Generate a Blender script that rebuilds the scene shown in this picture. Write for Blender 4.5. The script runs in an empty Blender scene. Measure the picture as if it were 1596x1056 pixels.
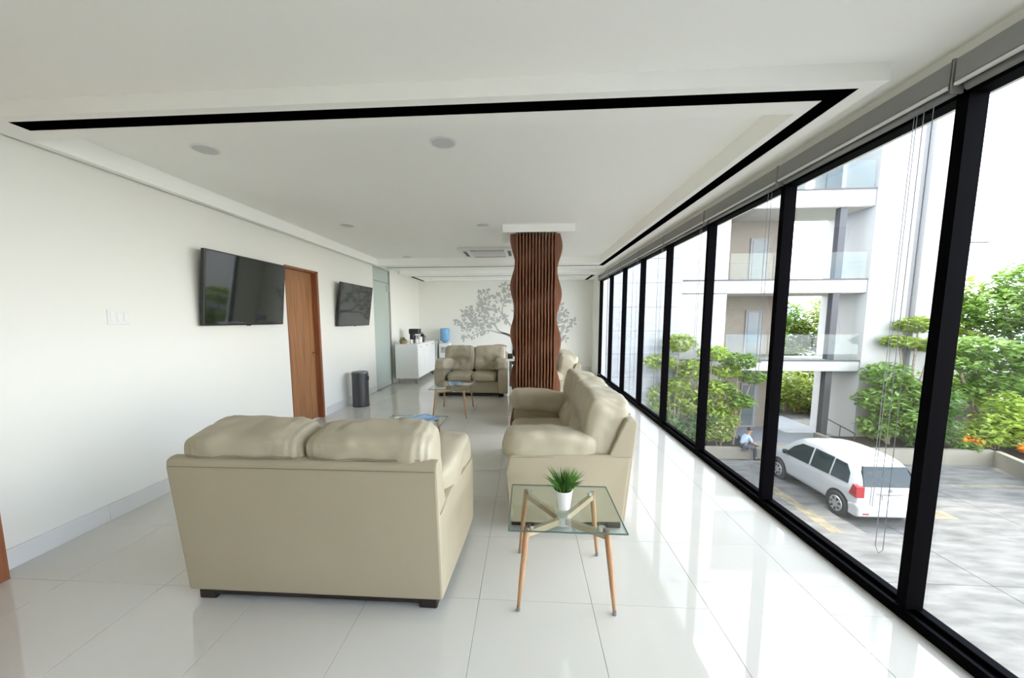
import bpy, bmesh, math, random
from mathutils import Vector, Matrix, noise
random.seed(7)
C = bpy.context.scene.collection
S = bpy.context.scene
PI = math.pi

# ------------------------------------------------------------------ camera
cam_d = bpy.data.cameras.new('camera')
cam = bpy.data.objects.new('camera', cam_d); C.objects.link(cam)
r_ = Vector((0.99788774, 0.06489349, -0.00298311))
u_ = Vector((-0.00430312, 0.11185088, 0.99371569))
f_ = Vector((-0.06481934, 0.99160386, -0.11189386))
cam.matrix_world = Matrix(((r_.x, u_.x, -f_.x, 0), (r_.y, u_.y, -f_.y, 0), (r_.z, u_.z, -f_.z, 1.56), (0, 0, 0, 1)))
cam_d.sensor_fit = 'HORIZONTAL'; cam_d.sensor_width = 36
cam_d.lens = 597.7 / 1596 * 36
cam_d.shift_x = (798 - 780.4) / 1596; cam_d.shift_y = (564.4 - 528) / 1596
cam_d.clip_start = 0.02; cam_d.clip_end = 400
S.camera = cam

# ------------------------------------------------------------------ world, sun, exposure
w = bpy.data.worlds.new('sky'); S.world = w; w.use_nodes = True
nt = w.node_tree; nt.nodes.clear()
N = nt.nodes.new; L = nt.links.new
tc = N('ShaderNodeTexCoord'); mp = N('ShaderNodeMapping'); mp.inputs['Scale'].default_value = (1, 1, 1.8)
mp.inputs['Location'].default_value = (0.35, 0.1, 0.2)
nz = N('ShaderNodeTexNoise'); nz.inputs['Scale'].default_value = 2.3; nz.inputs['Detail'].default_value = 7; nz.inputs['Roughness'].default_value = .55
cr = N('ShaderNodeValToRGB'); cr.color_ramp.elements[0].position = .40; cr.color_ramp.elements[1].position = .53
mixc = N('ShaderNodeMix'); mixc.data_type = 'RGBA'
mixc.inputs['A'].default_value = (.38, .60, 1.0, 1); mixc.inputs['B'].default_value = (1.0, .98, .925, 1)
bg = N('ShaderNodeBackground'); bg.inputs['Strength'].default_value = 1.55
out = N('ShaderNodeOutputWorld')
L(tc.outputs['Generated'], mp.inputs['Vector']); L(mp.outputs[0], nz.inputs['Vector']); L(nz.outputs['Fac'], cr.inputs[0])
L(cr.outputs[0], mixc.inputs['Factor']); 
sx = N('ShaderNodeSeparateXYZ'); mr = N('ShaderNodeMapRange')          # clear-day falloff: bright hazy horizon, deeper zenith
mr.inputs['From Min'].default_value = 0.0; mr.inputs['From Max'].default_value = .85
mr.inputs['To Min'].default_value = 1.9; mr.inputs['To Max'].default_value = .75
L(tc.outputs['Generated'], sx.inputs[0]); L(sx.outputs['Z'], mr.inputs['Value']); L(mr.outputs[0], bg.inputs['Strength'])
L(mixc.outputs['Result'], bg.inputs['Color']); L(bg.outputs[0], out.inputs[0])
sd = bpy.data.lights.new('sun', 'SUN'); sd.energy = 1.1; sd.angle = .03; sd.color = (1, .97, .9)
sun = bpy.data.objects.new('sun', sd); C.objects.link(sun)
sun.rotation_euler = Vector((0.02, -0.36, -1)).to_track_quat('-Z', 'Y').to_euler(); sun.location = (8, 20, 30)
S.view_settings.view_transform = 'Standard'; S.view_settings.look = 'None'
S.view_settings.gamma = 1; S.view_settings.use_curve_mapping = False
S.view_settings.exposure = 2.5
S.cycles.max_bounces = 14; S.cycles.diffuse_bounces = 12; S.cycles.glossy_bounces = 5
S.cycles.transmission_bounces = 8; S.cycles.transparent_max_bounces = 24
S.cycles.caustics_reflective = False; S.cycles.caustics_refractive = False
S.cycles.use_denoising = True
S.cycles.sample_clamp_indirect = 6

# ------------------------------------------------------------------ materials
def mat(name, col, rough=.5, metal=0, spec=.5, noise_s=0, noise_amt=.1, bump=0, bump_s=60, stretch=(1, 1, 1), coat=0, trans=0, ior=1.5):
    m = bpy.data.materials.new(name); m.use_nodes = True
    t = m.node_tree; p = t.nodes['Principled BSDF']
    p.inputs['Base Color'].default_value = (*col, 1); p.inputs['Roughness'].default_value = rough
    p.inputs['Metallic'].default_value = metal; p.inputs['Specular IOR Level'].default_value = spec
    p.inputs['Coat Weight'].default_value = coat; p.inputs['Transmission Weight'].default_value = trans
    p.inputs['IOR'].default_value = ior
    if noise_s or bump:
        tcn = t.nodes.new('ShaderNodeTexCoord'); mpn = t.nodes.new('ShaderNodeMapping')
        mpn.inputs['Scale'].default_value = stretch
        t.links.new(tcn.outputs['Object'], mpn.inputs['Vector'])
    if noise_s:
        n = t.nodes.new('ShaderNodeTexNoise'); n.inputs['Scale'].default_value = noise_s; n.inputs['Detail'].default_value = 6
        t.links.new(mpn.outputs[0], n.inputs['Vector'])
        rp = t.nodes.new('ShaderNodeValToRGB')
        rp.color_ramp.elements[0].position = .3; rp.color_ramp.elements[1].position = .7
        rp.color_ramp.elements[0].color = (*[max(0, c * (1 - noise_amt)) for c in col], 1)
        rp.color_ramp.elements[1].color = (*[min(1, c * (1 + noise_amt)) for c in col], 1)
        t.links.new(n.outputs['Fac'], rp.inputs[0]); t.links.new(rp.outputs[0], p.inputs['Base Color'])
    if bump:
        n2 = t.nodes.new('ShaderNodeTexNoise'); n2.inputs['Scale'].default_value = bump_s; n2.inputs['Detail'].default_value = 5
        t.links.new(mpn.outputs[0], n2.inputs['Vector'])
        b = t.nodes.new('ShaderNodeBump'); b.inputs['Strength'].default_value = bump; b.inputs['Distance'].default_value = .004
        t.links.new(n2.outputs['Fac'], b.inputs['Height']); t.links.new(b.outputs[0], p.inputs['Normal'])
    return m

def glass_mat(name, tint=(1, 1, 1), refl=1.0):
    m = bpy.data.materials.new(name); m.use_nodes = True; t = m.node_tree; t.nodes.clear()
    o = t.nodes.new('ShaderNodeOutputMaterial'); mx = t.nodes.new('ShaderNodeMixShader')
    tr = t.nodes.new('ShaderNodeBsdfTransparent'); tr.inputs[0].default_value = (*tint, 1)
    gl = t.nodes.new('ShaderNodeBsdfGlossy'); gl.inputs['Roughness'].default_value = .0
    lw = t.nodes.new('ShaderNodeLayerWeight'); lw.inputs['Blend'].default_value = .5
    pw = t.nodes.new('ShaderNodeMath'); pw.operation = 'POWER'; pw.inputs[1].default_value = 5
    mu = t.nodes.new('ShaderNodeMath'); mu.operation = 'MULTIPLY_ADD'; mu.inputs[1].default_value = .9 * refl; mu.inputs[2].default_value = .05 * refl
    t.links.new(lw.outputs['Facing'], pw.inputs[0]); t.links.new(pw.outputs[0], mu.inputs[0]); t.links.new(mu.outputs[0], mx.inputs[0])
    t.links.new(tr.outputs[0], mx.inputs[1]); t.links.new(gl.outputs[0], mx.inputs[2]); t.links.new(mx.outputs[0], o.inputs[0])
    return m

M = {}
M['wall'] = mat('wall_paint', (.82, .815, .76), .6, spec=.3, bump=.04, bump_s=40)
M['ceil'] = mat('ceiling_paint', (.96, .955, .915), .7, spec=.2)
M['tile'] = mat('polished_tile', (.65, .635, .585), .03, spec=.9, ior=1.5, noise_s=1.2, noise_amt=.03)
M['grout'] = mat('grout', (.50, .48, .43), .8)
M['base'] = mat('baseboard_tile', (.72, .71, .69), .12, spec=.5, noise_s=2, noise_amt=.04)
M['black'] = mat('black_aluminium', (.0015, .0013, .002), .6, spec=.02)
M['slotb'] = mat('black_channel', (.0012, .001, .0015), .8, spec=.0)
M['glass'] = glass_mat('window_glass', (.97, .985, .98), .8)
M['tglass'] = glass_mat('table_glass', (.90, .95, .93), 1.0)
M['tedge'] = mat('glass_edge', (.09, .15, .13), .1, spec=.6)
M['frost'] = mat('frosted_glass', (.47, .54, .50), .22, spec=.5, noise_s=.8, noise_amt=.06)
M['leather'] = mat('cream_leather', (.44, .39, .28), .42, spec=.4, noise_s=3, noise_amt=.05, bump=.25, bump_s=90)
M['leather2'] = mat('cream_leather_panel', (.405, .35, .245), .48, spec=.35, noise_s=2, noise_amt=.03, bump=.15, bump_s=150)
M['seam'] = mat('leather_seam', (.27, .23, .15), .6)
M['foot'] = mat('dark_wood_foot', (.018, .010, .008), .4)
M['wood'] = mat('column_wood', (.21, .080, .036), .30, spec=.6, noise_s=2.5, noise_amt=.35, stretch=(9, 9, .8))
M['wood2'] = mat('column_wood_core', (.13, .05, .024), .5)
M['door'] = mat('door_veneer', (.33, .155, .068), .4, spec=.4, noise_s=3, noise_amt=.30, stretch=(9, 9, .45))
M['jamb'] = mat('door_jamb_wood', (.26, .095, .042), .45, noise_s=3, noise_amt=.2, stretch=(9, 9, .6))
M['leg'] = mat('beech_leg', (.46, .25, .125), .4, noise_s=6, noise_amt=.15, stretch=(5, 5, .5))
M['bar'] = mat('beech_bar', (.50, .37, .25), .4, noise_s=5, noise_amt=.1)
M['chrome'] = mat('chrome', (.75, .75, .76), .12, metal=1)
M['steel'] = mat('brushed_steel', (.32, .32, .33), .3, metal=1)
M['brass'] = mat('brass_handle', (.55, .40, .20), .25, metal=1)
M['white'] = mat('white_lacquer', (.86, .86, .84), .25)
M['plastic'] = mat('white_plastic', (.80, .80, .77), .4)
M['greyp'] = mat('grey_plastic', (.48, .48, .46), .5)
M['lens'] = mat('downlight_diffuser', (.62, .62, .62), .5)
M['tvs'] = mat('tv_screen', (.012, .014, .013), .045, spec=.9)
M['tvb'] = mat('tv_bezel', (.01, .01, .01), .35)
M['bin'] = mat('bin_metal', (.10, .10, .105), .32, metal=.6)
M['bind'] = mat('bin_dark', (.012, .012, .012), .5)
M['blind'] = mat('blind_cassette', (.27, .27, .26), .5, spec=.3)
M['blindl'] = mat('blind_rail_light', (.70, .70, .68), .4)
M['cord'] = mat('blind_cord', (.30, .30, .34), .5)
M['mural'] = mat('grey_mural', (.47, .47, .44), .7, spec=.2)
M['grass'] = mat('artificial_grass', (.075, .19, .025), .5, noise_s=14, noise_amt=.5)
M['soil'] = mat('soil', (.03, .022, .015), .9)
M['blue'] = mat('water_bottle_blue', (.20, .42, .68), .15, spec=.6)
M['navy'] = mat('magazine_blue', (.10, .26, .55), .35, noise_s=9, noise_amt=.5)
M['sky'] = mat('magazine_light_blue', (.35, .56, .74), .35, noise_s=11, noise_amt=.4)
M['teal'] = mat('magazine_pale', (.62, .74, .78), .35, noise_s=12, noise_amt=.25)
M['mag4'] = mat('magazine_rose', (.62, .52, .50), .35, noise_s=12, noise_amt=.25)
M['paper'] = mat('page_edges', (.85, .85, .82), .7)
M['blackp'] = mat('black_plastic', (.012, .012, .013), .3)
M['pot'] = mat('dark_glass', (.02, .02, .02), .08)
M['basket'] = mat('wicker', (.30, .22, .12), .7, noise_s=40, noise_amt=.4)
M['leafj'] = mat('dry_greens', (.16, .19, .07), .6, noise_s=30, noise_amt=.4)
M['rattan'] = mat('rattan', (.42, .24, .20), .55)
M['greyf'] = mat('grey_fabric', (.16, .16, .17), .8)
# outside
M['conc'] = mat('stamped_concrete', (.15, .147, .139), .8, spec=.2, noise_s=2.6, noise_amt=.34, bump=.6, bump_s=8, stretch=(.5, 1.6, 1))
M['kerb'] = mat('rendered_wall', (.23, .215, .175), .85, spec=.15, noise_s=1.5, noise_amt=.08)
M['bwhite'] = mat('white_render', (.38, .38, .365), .8, spec=.15, noise_s=.6, noise_amt=.03)
M['bgrey'] = mat('grey_render', (.20, .20, .205), .8, noise_s=1, noise_amt=.05)
M['bbrown'] = mat('taupe_render', (.19, .165, .135), .8, noise_s=1.2, noise_amt=.08)
M['stone'] = mat('grey_stone_panel', (.30, .315, .335), .6, noise_s=2.2, noise_amt=.14, stretch=(1, 1, 3))
M['dkmetal'] = mat('dark_grey_metal', (.05, .05, .056), .5)
M['soff'] = mat('pale_soffit', (.50, .48, .44), .8)
M['porch'] = mat('bluish_porch_tile', (.19, .205, .24), .4, noise_s=2, noise_amt=.06)
M['step'] = mat('tan_step', (.30, .25, .19), .8)
M['bglass'] = glass_mat('balcony_glass', (.92, .955, .945), .5)
M['bwin'] = mat('far_window', (.10, .12, .13), .15, spec=.4)
M['carw'] = mat('car_white_paint', (.44, .45, .455), .25, coat=.6)
M['carg'] = mat('car_glass', (.02, .03, .032), .12, spec=.35)
M['tyre'] = mat('tyre_rubber', (.03, .03, .03), .8)
M['rim'] = mat('wheel_rim', (.55, .55, .56), .3, metal=.7)
M['red'] = mat('tail_light_red', (.28, .015, .02), .2, spec=.7)
M['trimb'] = mat('black_trim', (.02, .02, .02), .5)
M['plate'] = mat('number_plate', (.62, .62, .60), .4)
M['yellow'] = mat('yellow_road_paint', (.205, .172, .112), .8, noise_s=5, noise_amt=.35)
M['trunk'] = mat('bark', (.22, .18, .14), .9, noise_s=8, noise_amt=.3)
def leafm(name, c):
    m = mat(name, c, .5, spec=.35, noise_s=3.5, noise_amt=.45)
    p = m.node_tree.nodes['Principled BSDF']
    p.inputs['Subsurface Weight'].default_value = 0
    t = m.node_tree; o = [n for n in t.nodes if n.type == 'OUTPUT_MATERIAL'][0]
    mx = t.nodes.new('ShaderNodeMixShader'); mx.inputs[0].default_value = .35
    tl = t.nodes.new('ShaderNodeBsdfTranslucent'); tl.inputs[0].default_value = (c[0] * 1.5, c[1] * 1.5, c[2] * 1.1, 1)
    t.links.new(p.outputs[0], mx.inputs[1]); t.links.new(tl.outputs[0], mx.inputs[2]); t.links.new(mx.outputs[0], o.inputs[0])
    return m
M['lf1'] = leafm('leaf_yellow_green', (0.300, 0.375, 0.098))
M['lf2'] = leafm('leaf_mid_green', (0.180, 0.285, 0.075))
M['lf3'] = leafm('leaf_deep_green', (0.098, 0.188, 0.053))
M['lf4'] = leafm('leaf_orange', (.70, .32, .05))
M['lf5'] = leafm('leaf_bright', (0.330, 0.435, 0.090))
M['lf6'] = leafm('leaf_maroon', (.20, .10, .08))
M['skin'] = mat('skin', (.32, .19, .13), .6)
M['hair'] = mat('black_hair', (.012, .01, .01), .6)
M['shirt'] = mat('light_blue_shirt', (.36, .48, .66), .8)
M['trous'] = mat('dark_trousers', (.055, .06, .075), .8)

# ------------------------------------------------------------------ helpers
def link(o, parent=None):
    C.objects.link(o)
    if parent is not None: o.parent = parent
    return o
def obj(name, bm, m, parent=None, smooth=False, loc=None):
    me = bpy.data.meshes.new(name)
    bmesh.ops.recalc_face_normals(bm, faces=bm.faces)
    bm.to_mesh(me); bm.free()
    if smooth:
        for p in me.polygons: p.use_smooth = True
    if isinstance(m, (list, tuple)):
        for k in m: me.materials.append(k)
    else: me.materials.append(m)
    o = bpy.data.objects.new(name, me)
    if loc: o.location = loc
    return link(o, parent)
def tag(o, label=None, cat=None, group=None, kind=None):
    if label: o['label'] = label
    if cat: o['category'] = cat
    if group: o['group'] = group
    if kind: o['kind'] = kind
    return o
def empty(name, loc=(0, 0, 0), rz=0):
    o = bpy.data.objects.new(name, None); o.empty_display_size = .1
    o.location = loc; o.rotation_euler = (0, 0, rz)
    return link(o)
def thing(name, label, cat, loc=(0, 0, 0), rz=0, group=None, kind=None):
    return tag(empty(name, loc, rz), label, cat, group, kind)
def copy_tree(o, parent=None):
    c = o.copy(); C.objects.link(c)
    if parent is not None: c.parent = parent
    for ch in list(o.children): copy_tree(ch, c)
    return c
def B(): return bmesh.new()
def box(bm, x0, x1, y0, y1, z0, z1, bev=0, seg=1):
    vs = [bm.verts.new((x, y, z)) for z in (z0, z1) for y in (y0, y1) for x in (x0, x1)]
    fs = [(0, 2, 3, 1), (4, 5, 7, 6), (0, 1, 5, 4), (2, 6, 7, 3), (0, 4, 6, 2), (1, 3, 7, 5)]
    faces = [bm.faces.new([vs[i] for i in f]) for f in fs]
    if bev:
        es = list({e for f in faces for e in f.edges})
        bmesh.ops.bevel(bm, geom=es, offset=bev, segments=seg, affect='EDGES', profile=.5)
    return bm
def bx(*a, **k): return box(B(), *a, **k)
def prism(bm, pts, axis, a, b, bev=0, seg=1):
    # pts 2-D polygon; axis 'x': pts=(y,z); 'y': pts=(x,z); 'z': pts=(x,y)
    def mk(p, t): return {'x': (t, p[0], p[1]), 'y': (p[0], t, p[1]), 'z': (p[0], p[1], t)}[axis]
    v0 = [bm.verts.new(mk(p, a)) for p in pts]; v1 = [bm.verts.new(mk(p, b)) for p in pts]
    n = len(pts); fs = [bm.faces.new(v0), bm.faces.new(v1[::-1])]
    for i in range(n): fs.append(bm.faces.new((v0[i], v0[(i + 1) % n], v1[(i + 1) % n], v1[i])))
    if bev:
        es = list({e for f in fs for e in f.edges})
        bmesh.ops.bevel(bm, geom=es, offset=bev, segments=seg, affect='EDGES', profile=.5)
    return bm
def tube(bm, pts, r, n=8, cap=True):
    pts = [Vector(p) for p in pts]; rs = r if isinstance(r, (list, tuple)) else [r] * len(pts)
    rings = []
    for i, p in enumerate(pts):
        d = (pts[min(i + 1, len(pts) - 1)] - pts[max(i - 1, 0)]).normalized()
        a = d.orthogonal().normalized() if i == 0 else (rings_a - d * rings_a.dot(d)).normalized()
        rings_a = a; b = d.cross(a)
        rings.append([bm.verts.new(p + (a * math.cos(2 * PI * k / n) + b * math.sin(2 * PI * k / n)) * rs[i]) for k in range(n)])
    for i in range(len(rings) - 1):
        for k in range(n):
            bm.faces.new((rings[i][k], rings[i][(k + 1) % n], rings[i + 1][(k + 1) % n], rings[i + 1][k]))
    if cap:
        bm.faces.new(rings[0][::-1]); bm.faces.new(rings[-1])
    return bm
def lathe(bm, prof, cx=0, cy=0, n=24):
    rings = [[bm.verts.new((cx + r * math.cos(2 * PI * k / n), cy + r * math.sin(2 * PI * k / n), z)) for k in range(n)] for r, z in prof]
    for i in range(len(rings) - 1):
        for k in range(n):
            bm.faces.new((rings[i][k], rings[i][(k + 1) % n], rings[i + 1][(k + 1) % n], rings[i + 1][k]))
    bm.faces.new(rings[0][::-1]); bm.faces.new(rings[-1])
    return bm
def puff(bm, c, h, p=4.5, n=14, wr=.006, seed=0, tufts=(), axis_t=1, rot=None, pleat=0, flare=None):
    """soft cushion: rounded box centred c with half sizes h; tufts = (u,w,depth,sigma) dents on the -axis_t face"""
    cube = {}
    def vert(u, v, w):
        k = (round(u, 4), round(v, 4), round(w, 4))
        if k in cube: return cube[k]
        q = Vector((u, v, w)); m = max(abs(u), abs(v), abs(w))
        s = (abs(u) ** p + abs(v) ** p + abs(w) ** p) ** (1 / p)
        q = q * (m / s)
        x = Vector((q.x * h[0], q.y * h[1], q.z * h[2]))
        nn = Vector((q.x / h[0], q.y / h[1], q.z / h[2])).normalized()
        d = (noise.noise(Vector((x.x * 4 + seed, x.y * 4, x.z * 4))) * 1.6 + noise.noise(Vector((x.x * 11, x.y * 11 + seed, x.z * 11))) * .8) * wr
        x += nn * d
        for (tu, tw, dep, sg) in tufts:
            if v < -.2 if axis_t == 1 else True:
                dd = ((q.x - tu) * h[0]) ** 2 + ((q.z - tw) * h[2]) ** 2
                x.y += dep * math.exp(-dd / (2 * sg * sg))
        if pleat:
            e = min(1, max(0, (abs(q.x) - .45) / .4)); top = min(1, max(0, (q.z + .3) / .6))
            x += nn * pleat * e * top * math.sin(x.x * 150 + 2.5 * noise.noise(Vector((x.x * 6, x.y * 8, seed))))
            x += nn * pleat * .5 * top * noise.noise(Vector((x.x * 30, x.y * 9, x.z * 9 + seed)))
        if rot is not None: x = rot @ x
        p_ = Vector(c) + x
        if flare: p_.x += flare * min(1, max(0, (.15 - p_.y) / .5))
        cube[k] = bm.verts.new(p_); return cube[k]
    g = [-1 + 2 * i / n for i in range(n + 1)]
    for ax in range(3):
        for s in (-1, 1):
            for i in range(n):
                for j in range(n):
                    q = []
                    for (a, b) in ((g[i], g[j]), (g[i + 1], g[j]), (g[i + 1], g[j + 1]), (g[i], g[j + 1])):
                        t = [0, 0, 0]; t[ax] = s; t[(ax + 1) % 3] = a; t[(ax + 2) % 3] = b
                        q.append(vert(*t))
                    bm.faces.new(q if s > 0 else q[::-1])
    return bm
def struct(name, bm, m, parent=None, **k):
    o = obj(name, bm, m, parent, **k)
    if parent is None: o['kind'] = 'structure'
    return o

# ------------------------------------------------------------------ room shell
XL, XW, YF, YB = -3.25, 1.97, -6.0, 11.6
H1, H2, HT = 2.785, 2.70, 2.84
fl = struct('floor', bx(XL - .3, XW + .1, YF, YB, -.16, -.012), M['grout'])
TP = .625; tm = None
ix0 = int(math.floor((XL - .37) / TP)); iy0 = int(math.floor((YF - 1.98) / TP))
for i in range(ix0, 4):
    for j in range(iy0, 17):
        x0, x1 = max(XL, .37 + i * TP), min(XW, .37 + (i + 1) * TP)
        y0, y1 = max(YF, 1.98 + j * TP), min(YB, 1.98 + (j + 1) * TP)
        if x1 - x0 < .02 or y1 - y0 < .02: continue
        g = .0009
        if x1 - x0 > TP - .001 and y1 - y0 > TP - .001:
            if tm is None:
                t = obj('tile', bx(g, TP - g, g, TP - g, -.012, 0, bev=.0008), M['tile'], fl, loc=(x0, y0, 0)); tm = t.data
            else:
                t = bpy.data.objects.new('tile', tm); t.location = (x0, y0, 0); link(t, fl)
        else:
            obj('tile', bx(g, x1 - x0 - g, g, y1 - y0 - g, -.012, 0, bev=.0008), M['tile'], fl, loc=(x0, y0, 0))

# left wall with openings
D1 = (5.07, 5.90, 2.30); DG = (8.10, 9.12, 2.70); D2 = (1.0, 1.96, 2.30)
wl = B(); yy = YF
for (a, b, h) in (D2, D1, DG):
    box(wl, XL - .15, XL, yy, a, 0, HT); 
    if h < 2.7: box(wl, XL - .15, XL, a, b, h, HT)
    else: box(wl, XL - .15, XL, a, b, 2.70, HT)
    yy = b
box(wl, XL - .15, XL, yy, YB, 0, HT)
struct('wall_left', wl, M['wall'])
struct('wall_back', bx(XL - .15, XW + .25, YB, YB + .15, -.16, HT), M['wall'])
struct('wall_front', bx(XL - .15, XW + .25, YF - .15, YF, -.16, HT), M['wall'])
struct('wall_right', bx(XW, XW + .2, 10.60, YB, 0, HT), M['wall'])
# corridor walls seen dimly behind the frosted door
cw = bx(-4.7, -4.6, 6.2, 10.4, 0, HT); box(cw, -4.6, XL - .15, 6.1, 6.2, 0, HT); box(cw, -4.6, XL - .15, 10.4, 10.5, 0, HT)
box(cw, -4.7, XL - .15, 6.1, 10.5, HT, HT + .1); box(cw, -4.7, XL - .3, 6.1, 10.5, -.16, 0)
struct('wall_corridor', cw, M['wall'])
# header above windows
struct('trim_1', bx(XW, XW + .2, YF, 10.60, 2.60, HT), M['wall'])

# ceiling
ce = struct('ceiling', bx(XL - .15, XW + .25, YF - .15, YB + .15, HT, HT + .25), M['ceil'])
# lower flat ceiling field around the two dropped trays
cl = B()
box(cl, XL, XW, YF, 2.13, H1, HT); box(cl, 1.72, XW, 2.13, YB, H1, HT); box(cl, XL, 1.72, 8.80, YB, H1, HT)
obj('ceiling_board', cl, M['ceil'], ce)
# tray 1 : outer X -3.22..1.75, Y 2.11..8.85, inner -2.93..1.50, 2.40..8.15 ; slots
tr1 = B()
X0, X1, Y0, Y1 = -3.215, 1.75, 2.11, 8.85
xi0, xi1, yi0, yi1 = -3.15, 1.50, 2.40, 8.15
sx0 = -3.0; sf = (2.17, 2.275); sr = (1.555, 1.66); sb = (8.47, 8.56)
zt = HT
box(tr1, X0, X1, Y0, sf[0], H2, zt)                 # front lip
box(tr1, X0, sx0, sf[0], sf[1], H2, zt)             # left of the front slot
box(tr1, sr[1], X1, sf[0], Y1, H2, zt)              # right lip
box(tr1, X0, sr[0], sf[1], yi0, H2, zt)             # behind the front slot
box(tr1, xi1, sr[0], yi0, yi1, H2, zt)              # inner right band
box(tr1, X0, xi0, yi0, yi1, H2, zt)                 # left band
box(tr1, X0, sr[0], yi1, sb[0], H2, zt)             # far band
box(tr1, X0, -3.1, sb[0], sb[1], H2, zt)
box(tr1, X0, sr[1], sb[1], Y1, H2, zt)
obj('tray_frame', tr1, M['ceil'], ce)
tr2 = B(); a0, a1, b0, b1 = -3.215, 1.955, 9.75, YB
box(tr2, a0, a1, b0, 10.32, H2, zt); box(tr2, a0, -3.12, 10.32, b1, H2, zt); box(tr2, 1.80, a1, 10.32, b1, H2, zt)
box(tr2, -3.03, 1.71, 10.40, 10.75, H2, zt); box(tr2, -3.03, -2.75, 10.75, b1, H2, zt); box(tr2, 1.42, 1.71, 10.75, b1, H2, zt)
box(tr2, -2.75, 1.42, 11.35, b1, H2, zt)
obj('tray_frame', tr2, M['ceil'], ce)
sl = thing('linear_slot', 'long black recessed slot bordering the large ceiling tray on three sides', 'ceiling slot', (0, 0, H2))
def slotbox(x0, x1, y0, y1):
    obj('channel', bx(x0, x1, y0, y1, .002, .06), M['slotb'], sl)
slotbox(sx0, sr[1], sf[0], sf[1]); slotbox(sr[0], sr[1], sf[1], Y1 - .29); slotbox(-3.1, sr[0], sb[0], sb[1])
sl2 = thing('linear_slot', 'thin black slot around the small ceiling tray by the tree mural', 'ceiling slot', (0, 0, H2))
for a in ((-3.12, 1.80, 10.32, 10.40), (-3.12, -3.03, 10.40, b1), (1.71, 1.80, 10.40, b1)):
    obj('channel', bx(*a, .002, .06), M['slotb'], sl2)

# baseboards
bb = B()
for (a, b) in ((YF, .94), (2.02, 5.01), (5.96, 8.06), (9.16, YB)):
    y = a
    while y < b - .01:
        e = min(b, y + .625); box(bb, XL, XL + .012, y + .001, e - .001, .0, .13, bev=.001); y = e
struct('baseboard_left', bb, M['base'])
struct('baseboard_back', bx(XL + .02, XW - .01, YB - .012, YB, 0, .13), M['base'])

# ------------------------------------------------------------------ windows
P0 = 2.017; PW = 1.22
def mull(y): return bx(0, .085, -.052, 0, .06, 2.60)
k = 0
for i in range(-3, 7):
    ya, yb = P0 + i * PW, P0 + (i + 1) * PW
    k += 1
    wn = empty('window_%d' % k, (XW, ya, 0)); wn['kind'] = 'structure'
    obj('mullion', mull(0), M['black'], wn)
    if i == 6:
        obj('mullion', bx(0, .085, PW - .052, PW + .0, .06, 2.60), M['black'], wn)
    sr_ = B()
    box(sr_, -.012, .012, 0, PW, 0, .055, bev=.003); box(sr_, .012, .050, 0, PW, 0, .038); box(sr_, .050, .10, 0, PW, 0, .062, bev=.003)
    obj('sill_rail', sr_, M['black'], wn)
    obj('head_rail', bx(.0, .085, 0, PW, 2.555, 2.60), M['black'], wn)
    gp = B(); q = [gp.verts.new(v) for v in ((.05, .0, .06), (.05, PW - .052, .06), (.05, PW - .052, 2.56), (.05, .0, 2.56))]; gp.faces.new(q)
    obj('glass_pane', gp, M['glass'], wn)
struct('wall_outer_sill', bx(XW + .1, XW + .16, -6, 14, -3.4, -.12), M['bgrey'])
struct('wall_right_front', bx(XW, XW + .2, YF, P0 - 3 * PW - .052, 0, HT), M['wall'])

# blinds (cassettes, one per pane)
nth = ['nearest', 'second', 'third', 'fourth', 'fifth', 'sixth', 'seventh', 'eighth']
def blind(i, label):
    ya, yb = P0 + i * PW - .02, P0 + (i + 1) * PW - .02
    t = thing('roller_blind', label, 'window blind', (1.93, ya, 2.60), 0, 'rolled-up blinds along the glass wall')
    Ln = yb - ya
    obj('cassette', bx(-.01, .04, .006, Ln - .006, .012, .115, bev=.006), M['blind'], t)
    obj('bottom_rail', bx(-.014, .006, .012, Ln - .012, -.002, .012, bev=.003), M['blindl'], t)
    rl = B(); tube(rl, [(.045, .02, -.005), (.045, Ln - .02, -.005)], .022, 12); obj('fabric_roll', rl, M['blind'], t, smooth=True)
    obj('end_bracket', bx(-.016, .05, -.004, .006, -.03, .118, bev=.002), M['blind'], t)
    obj('end_bracket', bx(-.016, .05, Ln - .006, Ln + .004, -.03, .118, bev=.002), M['blind'], t)
    c = B()
    for (dy, zb) in ((.10, -2.30), (.145, -2.30)):
        tube(c, [(.02, dy, -.01), (.02, dy + .004, -1.2), (.02, dy, zb)], .0018, 5)
    tube(c, [(.02, .10, -2.30), (.02, .1225, -2.33), (.02, .145, -2.30)], .0018, 5)
    obj('pull_cord', c, M['cord'], t)
    if i == 0:
        c2 = B()
        for dy in (.19, .205): tube(c2, [(.03, dy, -.01), (.03, dy + .01, -2.1)], .0015, 5)
        obj('pull_cord', c2, M['cord'], t)
blind(-1, 'grey blind cassette above the nearest pane, cut by the right picture edge')
labs = ['grey blind cassette above the pane showing the white car', 'grey blind cassette above the pane with the seated man outside',
        'grey blind cassette over the third pane beyond the thick near mullion', 'grey blind cassette over the fourth pane, before the stone tower',
        'grey blind cassette over the fifth pane beyond the thick near mullion', 'grey blind cassette over the second-last pane of the glass wall',
        'grey blind cassette over the last pane, touching the mural room wall']
for i in range(7): blind(i, labs[i])

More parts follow.
